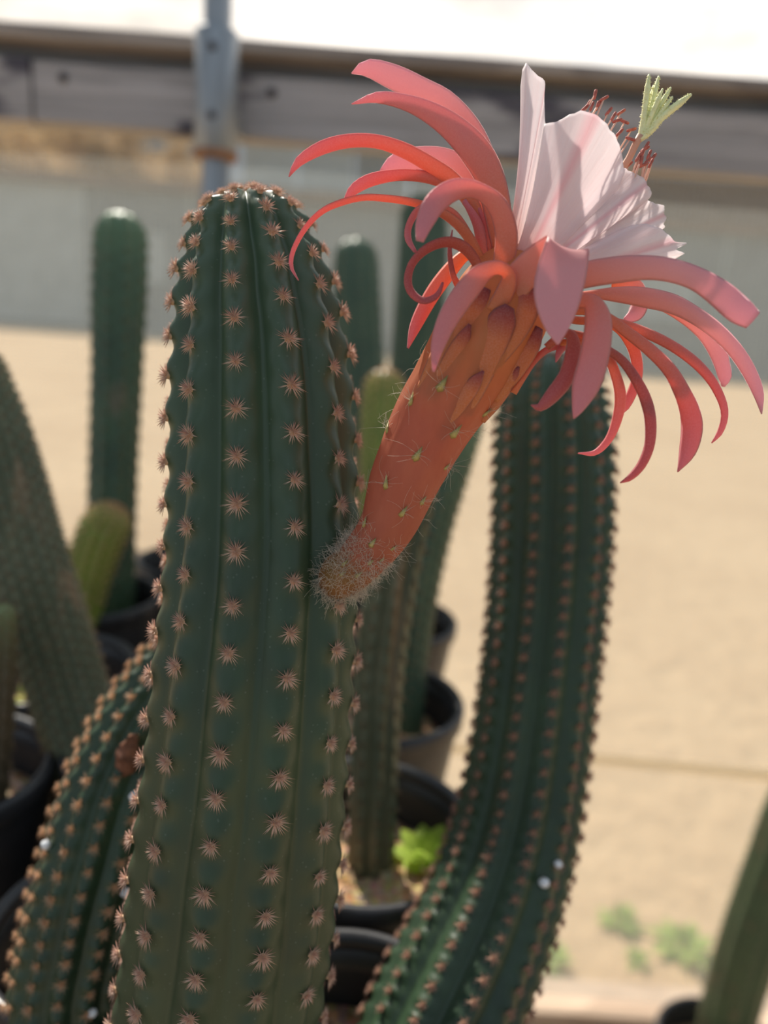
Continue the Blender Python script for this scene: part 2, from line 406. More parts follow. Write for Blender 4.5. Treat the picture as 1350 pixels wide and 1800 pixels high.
# pole
pb = on_y(380, 200, WALL_Y - .085)
pole = empty('support_pole', (pb[0], pb[1], 0), 'galvanised steel pole with a wider sleeve clamped beside the timber rail', 'pole')
dp = depth_of(pb); s = dp / F
ztop = on_y(380, 52, pb[1])[2]; zlow = on_y(380, 276, pb[1])[2]
def cyl(name, r, z0, z1, mat, parent, x=pb[0], y=pb[1], ch=.002):
    v, f = lathe([(0, z0), (r - ch, z0), (r, z0 + ch), (r, z1 - ch), (r - ch, z1), (0, z1)], 32, (x, y, 0)); return mobj(name, v, f, mat, parent)
cyl('pipe', 24 * s, 0, 2.7, M['steel'], pole)
cyl('sleeve', 38 * s, zlow, ztop, M['steel'], pole, ch=.006)
cyl('band', 39 * s, zlow - .004, zlow + .008, M['rust'], pole)
for k in range(2):
    v, f = tube([(pb[0] + 0.001, pb[1] - 36 * s - .004, zlow + .05 + k * .09), (pb[0] + .001, pb[1] - 30 * s, zlow + .05 + k * .09)], .006, 8)
    mobj('bolt', v, f, M['bolt'], pole)
box('bracket', (pb[0] - .03, pb[1] + 28 * s, zlow + .04), (pb[0] + .03, WALL_Y - .022, zlow + .07), M['steel'], pole)

# bench carrying the pots
RIM_Z = CAM_Z - .27; POT_H = .118; BT = RIM_Z - POT_H
bench = empty('bench', (-.35, .65, 0), 'dark slatted timber bench under the rows of black pots', 'bench')
for k in range(8):
    x1 = .058 - k * .098
    box('slat', (x1 - .085, .02, BT - .022), (x1, 1.165, BT), M['bench'], bench, .003)
for y in (.08, .62, 1.11): box('crossbar', (-.72, y, BT - .075), (.05, y + .04, BT - .022), M['bench'], bench)
for x in (-.70, .0):
    for y in (.085, 1.115): box('leg', (x, y, 0), (x + .045, y + .03, BT - .05), M['bench'], bench)

# ------------------------------------------------------------------ pots
def pot(c, r, h, label, soil_drop=.032, group='black plastic nursery pots'):
    x, y, z = c
    p = empty('plant_pot', (x, y, z - h), label, 'pot', group)
    th = .0022; b = r * .76
    prof = [(0, -h), (b - .004, -h), (b, -h + .004), (r * .95, -.016), (r * .95, -.001), (r * .95 - th, -.001), (r * .94 - th, -.018), (b - th, -h + .006), (0, -h + .006)]
    v, f = lathe(prof, 48, c); mobj('body', v, f, M['pot'], p)
    ri = r * .95 - th
    prof = [(ri, -.006), (ri - .0012, -.002), (ri - .0004, .0012), (ri + .002, .0026), (r - .001, .0024), (r + .0006, .0), (r + .0002, -.010), (r - .002, -.0125), (r * .95, -.0125)]
    v, f = lathe(prof, 56, c); mobj('rim', v, f, M['pot'], p)
    rs = b + (r * .94 - b) * (h - soil_drop) / h - th - .0005
    n = 36; prof = [(rs, -soil_drop - .004), (rs, -soil_drop)] + [(rs * q, -soil_drop) for q in (.85, .65, .45, .25, .08)]
    v, f = lathe(prof, n, c)
    v[n:, 2] += RNG.normal(0, .0012, len(v) - n)
    f.append(tuple(range(len(v) - n, len(v))))
    mobj('soil', v, f, M['soil'], p)
    return p
POT = {}
PS = [('B', 604, 1850, .059, 'black pot of gritty soil holding the flowering cactus'),
      ('A', 640, 1452, .065, 'black pot with sunlit soil and a bright green sprout'),
      ('C', 663, 1228, .065, 'black pot behind the one with the green sprout'),
      ('D', 684, 1087, .065, 'black pot third in its row behind the flowering cactus pot'),
      ('H', 688, 980, .064, 'black pot fourth in its row behind the flowering cactus pot'),
      ('K', 690, 903, .062, 'black pot last in its row close to the screen'),
      ('G', 203, 1622, .056, 'black pot under the bent cactus with golden spines'),
      ('F', -110, 1350, .064, 'black pot holding the thin brown cactus stem'),
      ('I', 85, 1172, .064, 'black pot standing empty in front of the shared one'),
      ('E', 165, 1045, .064, 'black pot shared by a tall cactus and a short yellow green one'),
      ('J', 290, 1305, .063, 'black pot at the foot of the leaning grey green cactus'),
      ('L', 338, 985, .060, 'black pot standing empty beside the tall blue green cactus')]
for k, px, py, r, lab in PS:
    POT[k] = on_z(px, py, RIM_Z)
    print('pot', k, np.round(POT[k], 3), 'd', round(depth_of(POT[k]), 3))
    pot(POT[k], r, POT_H, lab)
SOIL_Z = RIM_Z - .033

# ------------------------------------------------------------------ cacti
def spine_mesh(name, nsp, length, rad, pad, mat, seed, up=.25):
    r = np.random.default_rng(seed); mb = MB()
    prof = [(pad, -.0006), (pad * .95, pad * .3), (pad * .6, pad * .55), (pad * .1, pad * .62)]     # felt pad
    v, f = lathe(prof, 7); mb.add(v, f + [tuple(range(21, 28))], np.zeros(len(v)))
    for i in range(nsp):
        q = (i + .5) / nsp; a = i * 2.39996 + r.normal(0, .15)
        e = .14 + 1.4 * (1 - q ** .75) + r.normal(0, .12)        # outermost ones lie flat
        L = length * r.uniform(.78, 1.08) * (.62 + .38 * q)
        d = np.array([math.cos(a) * math.cos(e), math.sin(a) * math.cos(e), math.sin(e)])
        d[1] -= up * .35; d /= np.linalg.norm(d)
        if d[1] < -.3: L *= 1.15
        st = np.array([math.cos(a) * math.sqrt(q), math.sin(a) * math.sqrt(q), .25]) * pad * .6
        x = np.cross(d, [0.3, .2, 1.0]); x /= np.linalg.norm(x); y = np.cross(d, x)
        ring = [st + rad * (math.cos(w) * x + math.sin(w) * y) for w in (0, 2.094, 4.189)]
        mid = [st + d * L * .55 + rad * .7 * (math.cos(w) * x + math.sin(w) * y) for w in (0, 2.094, 4.189)]
        dk = .35 if (d[1] > .1 and r.random() < .5) else 0
        mb.add(ring + mid + [st + d * L], [(0, 1, 4, 3), (1, 2, 5, 4), (2, 0, 3, 5), (3, 4, 6), (4, 5, 6), (5, 3, 6)], [0.05 + dk] * 3 + [.45 + dk] * 3 + [.85 + dk * .4])
    v = np.concatenate(mb.v); me = bpy.data.meshes.new(name)
    me.from_pydata(v.tolist(), [], mb.f)
    a = me.attributes.new('pt', 'FLOAT', 'POINT'); a.data.foreach_set('value', np.concatenate(mb.a).astype(np.float32))
    me.polygons.foreach_set('use_smooth', [True] * len(me.polygons)); me.materials.append(mat); me.update()
    return me, v, mb.f, np.concatenate(mb.a)

def cactus(name, label, pts, ribs, phase, spacing, sp, mat, spine_mat, depth=(.10, .2), rings=120, seg=8, cap=1.0, tub=.03,
           individual=True, tiplen=.03, group=None, sag=0.0, twist=0.0, spread=1.75, hot=None):
    """pts: (px, py, half width px, optical depth) from base to shoulder; apex is added"""
    P = np.array([[*at(x, y, d), h * d / F] for x, y, h, d in pts])
    Q, L = crom(P, 160)
    # apex dome
    T = nrm(np.gradient(Q[:, :3], axis=0)); r1 = Q[-1, 3]; u = np.linspace(0, 1, 26)[1:] * (PI / 2)
    dome = np.c_[Q[-1, :3] + np.outer(np.sin(u) * r1 * cap, T[-1]), np.maximum(r1 * np.cos(u), r1 * .03)]
    Q = np.vstack([Q, dome])
    s = np.r_[0, np.cumsum(np.linalg.norm(np.c_[np.diff(Q[:, :3], axis=0), np.diff(Q[:, 3])], axis=1))]; LT = s[-1]
    # denser rings along arc length
    ss = np.linspace(0, LT, rings); C = np.stack([np.interp(ss, s, Q[:, k]) for k in range(4)], 1)
    T = nrm(np.gradient(C[:, :3], axis=0)); k = np.searchsorted(ss, s[159]); T[k:] = T[max(k - 1, 0)]
    N = CAMLOC - C[:, :3]; N = nrm(N - T * (N * T).sum(1, keepdims=True)); B = np.cross(T, N)
    R = C[:, 3]; fa = LT - ss
    # areole coordinate a(s): integer at areoles, counted from the apex
    den = 1 / (spacing * (.42 + .58 * np.clip(fa / .07, 0, 1)))
    a = np.cumsum(den[::-1] * (ss[1] - ss[0]))[::-1]
    nph = ribs * seg; phi = np.arange(nph) / nph * 2 * PI
    tw = phase + twist * fa
    q = np.abs(np.cos(ribs * (phi[None] - tw[:, None]) / 2))
    ribi = np.round((phi[None] - tw[:, None]) / (2 * PI / ribs)).astype(int) % 2
    dep = depth[0] + (depth[1] - depth[0]) * np.exp(-fa / .07)
    bump = np.cos(2 * PI * (a[:, None] - .06 + .5 * ribi))
    r = R[:, None] * (1 - dep[:, None] * (1 - q) + tub * (1 + 2.8 * np.exp(-fa / .045))[:, None] * bump * q ** 3)
    V = C[:, None, :3] + r[..., None] * (np.cos(phi)[None, :, None] * N[:, None] + np.sin(phi)[None, :, None] * B[:, None])
    V = V.reshape(-1, 3)
    f = [(i * nph + j, i * nph + (j + 1) % nph, (i + 1) * nph + (j + 1) % nph, (i + 1) * nph + j) for i in range(rings - 1) for j in range(nph)]
    f += [tuple(range(nph - 1, -1, -1)), tuple(range((rings - 1) * nph, rings * nph))]
    tipa = np.repeat(np.exp(-fa / tiplen), nph)
    root = empty(name, C[0, :3], label, 'cactus', group)
    st = mobj('stem', V, f, mat, root, attrs={'tip': tipa})
    me, sv, sf, sa = sp
    rear = MB(); cnt = 0
    for k in range(ribs):
        off = .5 * (k % 2)
        amax = a[0]
        for j in range(int(amax) + 1):
            aa = j + off + .25
            if aa > amax or aa < .3: continue
            sx = np.interp(-aa, -a, ss)
            c = np.array([np.interp(sx, ss, C[:, m]) for m in range(4)])
            i = min(int(sx / LT * (rings - 1)), rings - 2)
            if sx < .02: continue
            dr = (C[i + 1, 3] - C[i, 3]) / (ss[1] - ss[0])
            ph = phase + twist * (LT - sx) + k * 2 * PI / ribs
            ph = (ph + PI) % (2 * PI) - PI
            rad = math.cos(ph) * N[i] + math.sin(ph) * B[i]
            pos = c[:3] + rad * c[3] * (1 + tub)
            cs = math.sqrt(max(1 - min(dr * dr, 1), 0)); nz_ = rad * max(cs, .05) - T[i] * min(dr, 0) ; nz_ /= np.linalg.norm(nz_)
            up = T[i] - nz_ * T[i].dot(nz_); up /= max(np.linalg.norm(up), 1e-6); xx = np.cross(up, nz_)
            sc = (.72 + .28 * min((LT - sx) / .05, 1)) * random.uniform(.88, 1.12)
            ro = random.uniform(-.3, .3)
            x2 = xx * math.cos(ro) + up * math.sin(ro); y2 = -xx * math.sin(ro) + up * math.cos(ro)
            Rm = np.stack([x2, y2, nz_], 1)
            if individual and abs(ph) < spread and cnt < 298:
                o = bpy.data.objects.new('spine_cluster', me); COL.objects.link(o); o.parent = root
                m4 = Matrix(Rm.tolist()).to_4x4(); m4 = Matrix.Translation(pos - WL[root.name]) @ m4 @ Matrix.Scale(sc, 4)
                o.matrix_local = m4; WL[o.name] = pos; cnt += 1
            else:
                rear.add(pos + (sv * sc) @ Rm.T, sf, sa)
    if rear.n:
        o = rear.build('spines', spine_mat, root); o['kind'] = 'stuff'
    print(name, 'clusters', cnt, 'L', round(LT, 3), 'z', np.round(C[0, 2], 3), np.round(C[0], 3), 'tip', np.round(C[-1, :3], 3))
    return root, st, V, f

sp_main = spine_mesh('spine_cluster', 72, .0036, .00013, .0011, M['spine'], 1)
sp_mid = spine_mesh('spine_cluster_mid', 26, .0033, .0002, .0011, M['spine_b'], 2)
sp_gold = spine_mesh('spine_cluster_gold', 26, .0033, .00018, .0009, M['spine_gold'], 3)
sp_far = spine_mesh('spine_cluster_far', 7, .0030, .00025, .0009, M['spine_grey'], 4)

DM = .228
main, main_stem, mV, mF = cactus('flowering_cactus', 'large dark green ribbed cactus bearing the pink and white flower',
    [(480, 2100, 110, .268), (450, 2050, 140, .264), (418, 1970, 168, .256), (394, 1880, 178, .250), (384, 1800, 178, .247), (396, 1700, 179, .243), (408, 1600, 181, .240), (418, 1500, 180, .237), (429, 1400, 178, .234), (438, 1300, 175, .232),
     (446, 1200, 174, .230), (454, 1100, 171, .229), (461, 1000, 168, .228), (463, 900, 166, .228), (462, 800, 163, .228), (460, 700, 160, .228), (456, 600, 151, .228), (450, 530, 141, .228), (446, 475, 130, .228), (441, 430, 112, .228)],
    12, math.radians(-13.5), .0129, sp_main, M['cactus'], M['spine'], depth=(.09, .34), rings=300, seg=14, cap=.78, tub=.020, tiplen=.065)
right_c = cactus('ribbed_cactus', 'dark green ribbed cactus curving up beneath the flower petals',
    [(688, 1950, 112, .300), (728, 1880, 122, .306), (770, 1800, 128, .315), (818, 1700, 124, .325), (862, 1600, 116, .335), (900, 1480, 110, .345), (926, 1350, 104, .35), (946, 1200, 101, .355),
     (962, 1050, 102, .36), (971, 900, 104, .36), (972, 780, 102, .36), (970, 720, 95, .36)],
    12, math.radians(-15), .0086, sp_mid, M['cactus'], M['spine_b'], depth=(.11, .2), rings=180, seg=10, tub=.03)
bent_c = cactus('bent_cactus', 'bent green cactus with rows of golden spines behind the flowering one',
    [(205, 1850, 92, .310), (150, 1815, 97, .300), (125, 1760, 102, .297), (146, 1640, 103, .297), (176, 1520, 102, .298), (210, 1400, 99, .302), (258, 1290, 93, .308), (318, 1200, 86, .314), (375, 1130, 76, .32), (410, 1095, 62, .325)],
    14, math.radians(-8), .0078, sp_gold, M['cactus'], M['spine_gold'], depth=(.12, .2), rings=170, seg=8, tub=.03)
cactus('leaning_cactus', 'grey green cactus with fine dense ribs leaning beside the yellow green one',
    [(165, 1352, 60, .475), (150, 1310, 64, .473), (117, 1205, 66, .47), (80, 1085, 67, .462), (40, 955, 67, .455), (2, 822, 66, .45), (-22, 745, 64, .447), (-50, 660, 58, .445)],
    20, .1, .0085, sp_far, M['cactus_grey'], M['spine_grey'], depth=(.13, .15), rings=110, seg=6, individual=False)
cactus('tall_cactus', 'tall upright blue green cactus with corky scars in a shared pot',
    [(197, 1086, 40, .745), (196, 950, 41, .735), (200, 800, 42, .73), (206, 650, 44, .725), (210, 500, 47, .72), (212, 420, 46, .72)],
    10, .2, .016, sp_far, M['cactus_scar'], M['spine_grey'], depth=(.12, .15), rings=90, seg=8, individual=False, tiplen=.032)
cactus('short_cactus', 'short yellow green cactus with a reddish tip in front of the tall one',
    [(140, 1092, 34, .66), (148, 1040, 37, .655), (160, 990, 40, .65), (178, 940, 42, .645), (188, 922, 40, .645)],
    13, .2, .0105, sp_gold, M['cactus_yellow'], M['spine_gold'], depth=(.14, .2), rings=70, seg=8, individual=True, tiplen=.012)
cactus('thin_cactus', 'thin brown cactus stem with a pale green top beside the leaning one',
    [(-22, 1440, 28, .425), (-10, 1300, 30, .415), (-3, 1150, 30, .408), (0, 1085, 27, .405)],
    12, 0, .012, sp_far, M['cactus_brown'], M['spine_grey'], rings=60, seg=6, individual=False, tiplen=.015)
cactus('slender_cactus', 'slender grey green cactus with tan corky stripes beside the green sprout',
    [(648, 1592, 42, .435), (651, 1500, 43, .43), (655, 1400, 43, .425), (664, 1200, 45, .42), (684, 1050, 46, .415), (712, 920, 43, .41), (745, 800, 38, .41), (760, 750, 30, .41)],
    9, .25, .011, sp_far, M['cactus_grey'], M['spine_grey'], depth=(.24, .24), rings=110, seg=8, individual=False)
cactus('slender_cactus', 'slender green cactus leaning over from the second pot of the row',
    [(716, 1285, 27, .58), (722, 1180, 29, .58), (738, 1040, 33, .575), (764, 920, 34, .57), (795, 820, 33, .565), (820, 750, 29, .56)],
    10, .1, .011, sp_far, M['cactus_far'], M['spine_grey'], depth=(.13, .15), rings=90, seg=8, individual=False)
cactus('stout_cactus', 'olive green cactus with a pinkish rounded top beside the flower tube',
    [(684, 1108, 38, .72), (672, 950, 40, .715), (673, 800, 40, .71), (675, 715, 39, .71), (676, 685, 36, .71)],
    12, .1, .011, sp_gold, M['cactus_yellow'], M['spine_gold'], depth=(.13, .15), rings=80, seg=8, individual=False, tiplen=.012)
cactus('stout_cactus', 'dark cactus with a pale woolly top between the flowering stem and the flower',
    [(676, 1000, 40, .92), (652, 850, 41, .915), (634, 650, 43, .91), (627, 520, 43, .905), (626, 460, 40, .905)],
    10, .1, .016, sp_far, M['cactus_far'], M['spine_grey'], depth=(.13, .15), rings=80, seg=8, individual=False, tiplen=.014)
cactus('stout_cactus', 'tall dark green cactus behind the curled petals close to the screen',
    [(690, 922, 40, 1.11), (705, 800, 42, 1.10), (728, 650, 44, 1.09), (741, 500, 45, 1.08), (745, 385, 42, 1.08)],
    10, .3, .016, sp_far, M['cactus_far'], M['spine_grey'], depth=(.13, .15), rings=80, seg=8, individual=False, tiplen=.014)
# cactus in a pot on the ground by the screen
gp = on_z(1268, 1850, .22)
pot(gp, .115, .22, 'large black pot on the ground beside the timber sill', .05)
gd = depth_of(gp)
cactus('columnar_cactus', 'leaning dark green cactus in the large pot on the ground',
    [(1262, 1905, 44, gd + .03), (1275, 1810, 46, gd - .0), (1292, 1740, 48, gd - .03), (1322, 1640, 49, gd - .07), (1357, 1540, 49, gd - .1), (1390, 1440, 47, gd - .13), (1405, 1390, 40, gd - .14)],
    10, .2, .02, sp_far, M['cactus_scar'], M['spine_grey'], depth=(.13, .15), rings=80, seg=8, individual=False)
print('ground pot', np.round(gp, 3), gd)

# ------------------------------------------------------------------ the flower
def tube_axis():
    A = [(584, 1026, 30, .2125), (600, 1012, 40, .2095), (632, 986, 41, .208), (680, 925, 49, .206), (713, 842, 61, .204), (756, 750, 71, .202), (800, 678, 79, .200),
         (846, 604, 88, .198), (878, 545, 88, .197), (905, 495, 76, .196), (925, 455, 50, .1955), (935, 435, 12, .195)]
    return np.array([[*at(x, y, d), h * d / F] for x, y, h, d in A])
TA, TL = crom(tube_axis(), 120)
n = 48; T = nrm(np.gradient(TA[:, :3], axis=0)); N = CAMLOC - TA[:, :3]; N = nrm(N - T * (N * T).sum(1, keepdims=True)); B = np.cross(T, N)
th = np.arange(n) / n * 2 * PI; tt = np.linspace(0, 1, 120)
rr = TA[:, 3][:, None] * (1 + .022 * np.sin(th[None] * 5 + tt[:, None] * 9) * np.clip(tt[:, None] * 3, 0, 1) + .012 * np.sin(th[None] * 11 - tt[:, None] * 23))
TV = (TA[:, None, :3] + rr[..., None] * (np.cos(th)[None, :, None] * N[:, None] + np.sin(th)[None, :, None] * B[:, None])).reshape(-1, 3)
TF = [(i * n + j, i * n + (j + 1) % n, (i + 1) * n + (j + 1) % n, (i + 1) * n + j) for i in range(119) for j in range(n)] + [tuple(range(n - 1, -1, -1)), tuple(range(119 * n, 120 * n))]
flower = mobj('flower', TV, TF, M['tube'], main, attrs={'pt': np.repeat(tt, n)}, label='salmon orange flower tube with pink and white petals')
BV = BVHTree.FromPolygons([tuple(v) for v in TV], TF)
def hit(px, py, bv=BV, off=.0):
    v = CR @ np.array([(px - 675) / F, -(py - 900) / F, -1.0]); v /= np.linalg.norm(v)
    h = bv.ray_cast(Vector(CAMLOC), Vector(v))
    if h[0] is None: return None, None
    return np.array(h[0]) + np.array(h[1]) * off, np.array(h[1])

def petal(name, pts, hw, mat, theta=0.0, chan=.35, th=.00035, n=30, m=9, ragged=0.0, seed=0, away=True, rnd=.15, fold=None, label=None):
    """pts: list of (px, py, depth) base -> tip; hw: half widths in px; theta: degrees the blade is turned edge-on"""
    P = np.array([[*at(x, y, d), h * d / F] for (x, y, d), h in zip(pts, hw)])
    C, L = crom(P, n); T = nrm(np.gradient(C[:, :3], axis=0)); vdir = nrm(C[:, :3] - CAMLOC)
    # sideways direction carried along the blade
    S = nrm(np.cross(T, vdir))
    for i in range(1, n):
        if S[i].dot(S[i - 1]) < 0: S[i] = -S[i]
    for _ in range(3):
        S[1:-1] = nrm(S[:-2] + 2 * S[1:-1] + S[2:])
    S = nrm(S - T * (S * T).sum(1, keepdims=True))
    D = np.cross(S, T); sg = np.sign((D * vdir).sum(1).mean()) or 1; D = D * sg
    an = np.interp(np.linspace(0, 1, n), np.linspace(0, 1, len(theta)), theta) if hasattr(theta, '__len__') else np.full(n, theta)
    an = np.radians(an)[:, None]
    Wd = np.cos(an) * S + np.sin(an) * D; Nn = np.cross(Wd, T); Nn *= np.sign((Nn * D).sum(1).mean()) or 1
    if not away: Nn = -Nn
    w = np.maximum(C[:, 3], .00012) / np.maximum(np.cos(an[:, 0]), .4)
    tip = np.linspace(0, 1, n); u = np.linspace(-1, 1, m)
    r = np.random.default_rng(seed + 11)
    rag = np.ones((n, m))
    if ragged:
        e1 = np.interp(np.linspace(0, 1, n), np.linspace(0, 1, 14), r.uniform(1 - ragged, 1.03, 14)); e2 = np.interp(np.linspace(0, 1, n), np.linspace(0, 1, 14), r.uniform(1 - ragged, 1.03, 14))
        rag = np.where(u[None] < 0, 1 - (1 - e1[:, None]) * np.abs(u[None]), 1 - (1 - e2[:, None]) * np.abs(u[None]))
    thk = np.minimum(th, w * .4)
    X = w[:, None] * u[None] * rag
    Z = chan * w[:, None] * u[None] ** 2
    if ragged:
        ph = r.uniform(0, 6); Z = Z + w[:, None] * .07 * np.sin(u[None] * 7 + ph + tip[:, None] * 4) * tip[:, None]
    base = C[:, None, :3] + X[..., None] * Wd[:, None] + Z[..., None] * Nn[:, None]
    if ragged:   # tooth the far end
        tl = np.interp(u, np.linspace(-1, 1, 15), r.uniform(-1, .4, 15)) * ragged * L * .12
        base = base + (tl[None] * np.clip((tip[:, None] - .7) / .3, 0, 1) ** 2)[..., None] * T[:, None]
    prof = thk[:, None] * np.sqrt(np.maximum(1 - u[None] ** 2, 0)) * .5
    top = base - prof[..., None] * Nn[:, None]; bot = base + prof[..., None] * Nn[:, None]
    ring = np.concatenate([top, bot[:, m - 2:0:-1]], 1); k = ring.shape[1]
    f = [(i * k + j, (i + 1) * k + j, (i + 1) * k + (j + 1) % k, i * k + (j + 1) % k) for i in range(n - 1) for j in range(k)]
    f += [tuple(range(k)), tuple(range(n * k - 1, (n - 1) * k - 1, -1))]
    uu = np.r_[u, u[m - 2:0:-1]]
    o = mobj(name, ring.reshape(-1, 3), f, M[mat], flower, label=label,
             attrs={'pt': np.repeat(tip, k), 'pu': np.tile(np.abs(uu), n), 'ps': np.tile(uu + seed * 3.1, n)})
    return o
def lin(xy, d0, d1, pw=1.0):
    k = len(xy); return [(x, y, d0 + (d1 - d0) * (i / (k - 1)) ** pw) for i, (x, y) in enumerate(xy)]

# white inner petals: blades fanning from the throat, outline given by the far edge
def blade(base, edge, d0, d1, bow=.35, seed=0, rag=2.2, nt=36, nu=41, side=(0, 0), label=None, th=.00018):
    r = np.random.default_rng(seed + 100); E = np.array(edge, float)
    L = np.r_[0, np.cumsum(np.linalg.norm(np.diff(E, axis=0), axis=1))]; u = np.linspace(0, 1, nu)
    tp = np.stack([np.interp(u * L[-1], L, E[:, k]) for k in (0, 1)], 1)
    bs = np.array(base[0])[None] * (1 - u[:, None]) + np.array(base[1])[None] * u[:, None]
    ray = tp - bs; ln = np.linalg.norm(ray, axis=1, keepdims=True); rd = ray / ln
    jag = np.convolve(r.normal(0, 1, nu + 2), [.25, .5, .25], 'valid') * rag - rag * .4
    t = np.linspace(0, 1, nt)
    pix = bs[None] + ray[None] * t[:, None, None] + rd[None] * (jag[None] * np.clip((t - .72) / .28, 0, 1)[:, None] ** 2)[..., None]
    perp = np.stack([-rd[:, 1], rd[:, 0]], 1)
    sb = side[0] * (1 - u) + side[1] * u
    pix = pix + perp[None] * (np.sin(t * PI)[:, None] * sb[None])[..., None]
    wid = np.linalg.norm(tp[-1] - tp[0]) * t
    q = (2 * u - 1)
    dep = d0 + (d1 - d0) * t[:, None] + (bow * wid[:, None] * .5 * q[None] ** 2) * .2 / F + .0009 * t[:, None] ** 2 * np.sin(q[None] * 5 + seed) + .00022 * t[:, None] * np.sin(q[None] * 13 + seed * 2 + t[:, None] * 3)
    P = np.array([[at(pix[i, j, 0], pix[i, j, 1], dep[i, j]) for j in range(nu)] for i in range(nt)])
    vd = nrm(P - CAMLOC)
    V = np.concatenate([P.reshape(-1, 3), (P + vd * th).reshape(-1, 3)]); K = nt * nu
    f = []
    for i in range(nt - 1):
        for j in range(nu - 1):
            a_ = i * nu + j; f.append((a_, a_ + nu, a_ + nu + 1, a_ + 1)); f.append((K + a_, K + a_ + 1, K + a_ + nu + 1, K + a_ + nu))
    bd = [j for j in range(nu)] + [i * nu + nu - 1 for i in range(1, nt)] + [(nt - 1) * nu + j for j in range(nu - 2, -1, -1)] + [i * nu for i in range(nt - 2, 0, -1)]
    for k in range(len(bd)):
        a_, b_ = bd[k], bd[(k + 1) % len(bd)]; f.append((a_, b_, K + b_, K + a_))
    pt = np.repeat(t, nu); ps = np.tile(q, nt)
    return mobj('petal', V, f, M['white'], flower, label=label, attrs={'pt': np.r_[pt, pt], 'pu': np.abs(np.r_[ps, ps]), 'ps': np.r_[ps, ps] + seed * 3.1})
blade([(915, 470), (950, 480)], [(950, 240), (985, 222), (1020, 225), (1050, 245), (1070, 270)], .206, .222, -.3, 11)
blade([(925, 470), (955, 480)], [(1040, 245), (1070, 260), (1090, 285), (1100, 310)], .206, .224, -.3, 12)
blade([(930, 480), (960, 490)], [(1085, 290), (1110, 312), (1125, 335), (1130, 355)], .204, .220, -.3, 13)
blade([(882, 475), (905, 485)], [(915, 150), (918, 124), (925, 109), (934, 120), (946, 131), (959, 143), (957, 165), (957, 190), (960, 225), (962, 262)], .200, .2015, .5, 1, 1.6, side=(10, -6), label='narrow upright petal with a pink tip')
blade([(908, 490), (935, 505)], [(1128, 345), (1150, 354), (1168, 362), (1170, 376), (1171, 388), (1166, 402), (1140, 420)], .190, .194, .3, 3, 2.4)
blade([(905, 488), (930, 500)], [(1085, 290), (1112, 302), (1130, 312), (1141, 328), (1146, 342), (1137, 355), (1115, 370)], .1885, .1925, .3, 4, 2.0)
blade([(915, 495), (945, 512)], [(1085, 405), (1112, 395), (1140, 393), (1166, 403), (1186, 424), (1208, 428), (1190, 438), (1203, 445), (1186, 456), (1150, 470)], .1875, .192, .3, 2, 1.8)
blade([(890, 485), (925, 500)], [(945, 280), (952, 240), (957, 216), (978, 211), (1000, 201), (1022, 194), (1040, 197), (1056, 207), (1068, 219), (1085, 243), (1095, 272), (1099, 300), (1085, 340)], .1865, .1895, .32, 5, 2.0, 44, 61, side=(8, -4), label='broad pale petal with a rose midrib')

# outer tepals, left side
petal('tepal', lin([(885, 450), (872, 350), (838, 250), (790, 188), (740, 161), (690, 138), (645, 122), (618, 129)], .199, .208), [12, 17, 19, 19, 20, 20, 14, 1], 'rose', 20, .3, seed=1)
petal('tepal', lin([(882, 440), (873, 370), (857, 307), (832, 265), (797, 228), (757, 200), (713, 181), (663, 172), (618, 183)], .194, .196), [17, 24, 26, 27, 23, 18, 13, 9, 1], 'pink', 10, .35, seed=2)
petal('tepal', lin([(850, 430), (828, 365), (795, 322), (760, 297), (713, 270), (665, 253), (617, 251), (570, 262), (528, 285), (508, 311)], .199, .202), [10, 13, 14, 14, 13, 11.5, 11.5, 11.5, 8, 1], 'coral', 30, .5, .0007, seed=3)
petal('tepal', lin([(865, 420), (848, 345), (822, 308), (780, 285), (730, 280), (692, 287), (668, 300)], .204, .210), [12, 20, 23, 23, 20, 14, 1], 'rose', 0, .25, seed=4)
petal('tepal', lin([(855, 425), (815, 345), (770, 320), (730, 311), (690, 311), (650, 320), (622, 336), (603, 357)], .201, .205), [8, 10, 10, 10, 10, 11, 9, 1], 'coral', 25, .5, .0006, seed=5)
petal('tepal', lin([(848, 470), (833, 440), (815, 410), (790, 386), (760, 369), (720, 357), (680, 351), (640, 349), (603, 357), (567, 373), (538, 402), (517, 440), (513, 468), (525, 493)], .194, .196), [8, 9, 9, 8, 7.5, 6.5, 6, 5.5, 5.5, 5, 4.5, 4, 3.5, 1], 'coral', 50, .3, .0008, 44, seed=6)
petal('tepal', [(872, 505, .187), (886, 455, .1855), (889, 410, .184), (874, 365, .182), (842, 338, .180), (800, 336, .1775), (766, 357, .1755), (747, 390, .174), (738, 424, .1735)], [14, 19, 20, 18, 14, 19, 20, 16, 7], 'pink', [0, 0, 10, 25, 30, 10, 0, 0], .25, .0005, 40, seed=7, label='pink tepal curled right over in a hook')
petal('tepal', lin([(846, 460), (800, 385), (765, 368), (738, 370), (721, 395), (719, 420), (731, 443)], .195, .190), [8, 9, 8, 7, 6, 6, 3], 'coral', 40, .3, .0006, seed=8)
petal('tepal', lin([(846, 492), (833, 460), (813, 437), (785, 428), (752, 439), (728, 462), (719, 490), (725, 513), (745, 527), (767, 518), (778, 496)], .188, .186), [8, 9, 10, 9, 8, 7, 7, 7, 6, 5, 2], 'crimson', 45, .3, .0007, 40, seed=9, label='deep pink tepal rolled into a ring')
petal('tepal', lin([(838, 440), (815, 452), (790, 479), (760, 520), (733, 570), (717, 612)], .2, .197), [8, 11, 14, 14, 11, 2], 'coral', 15, .4, .0006, seed=10)
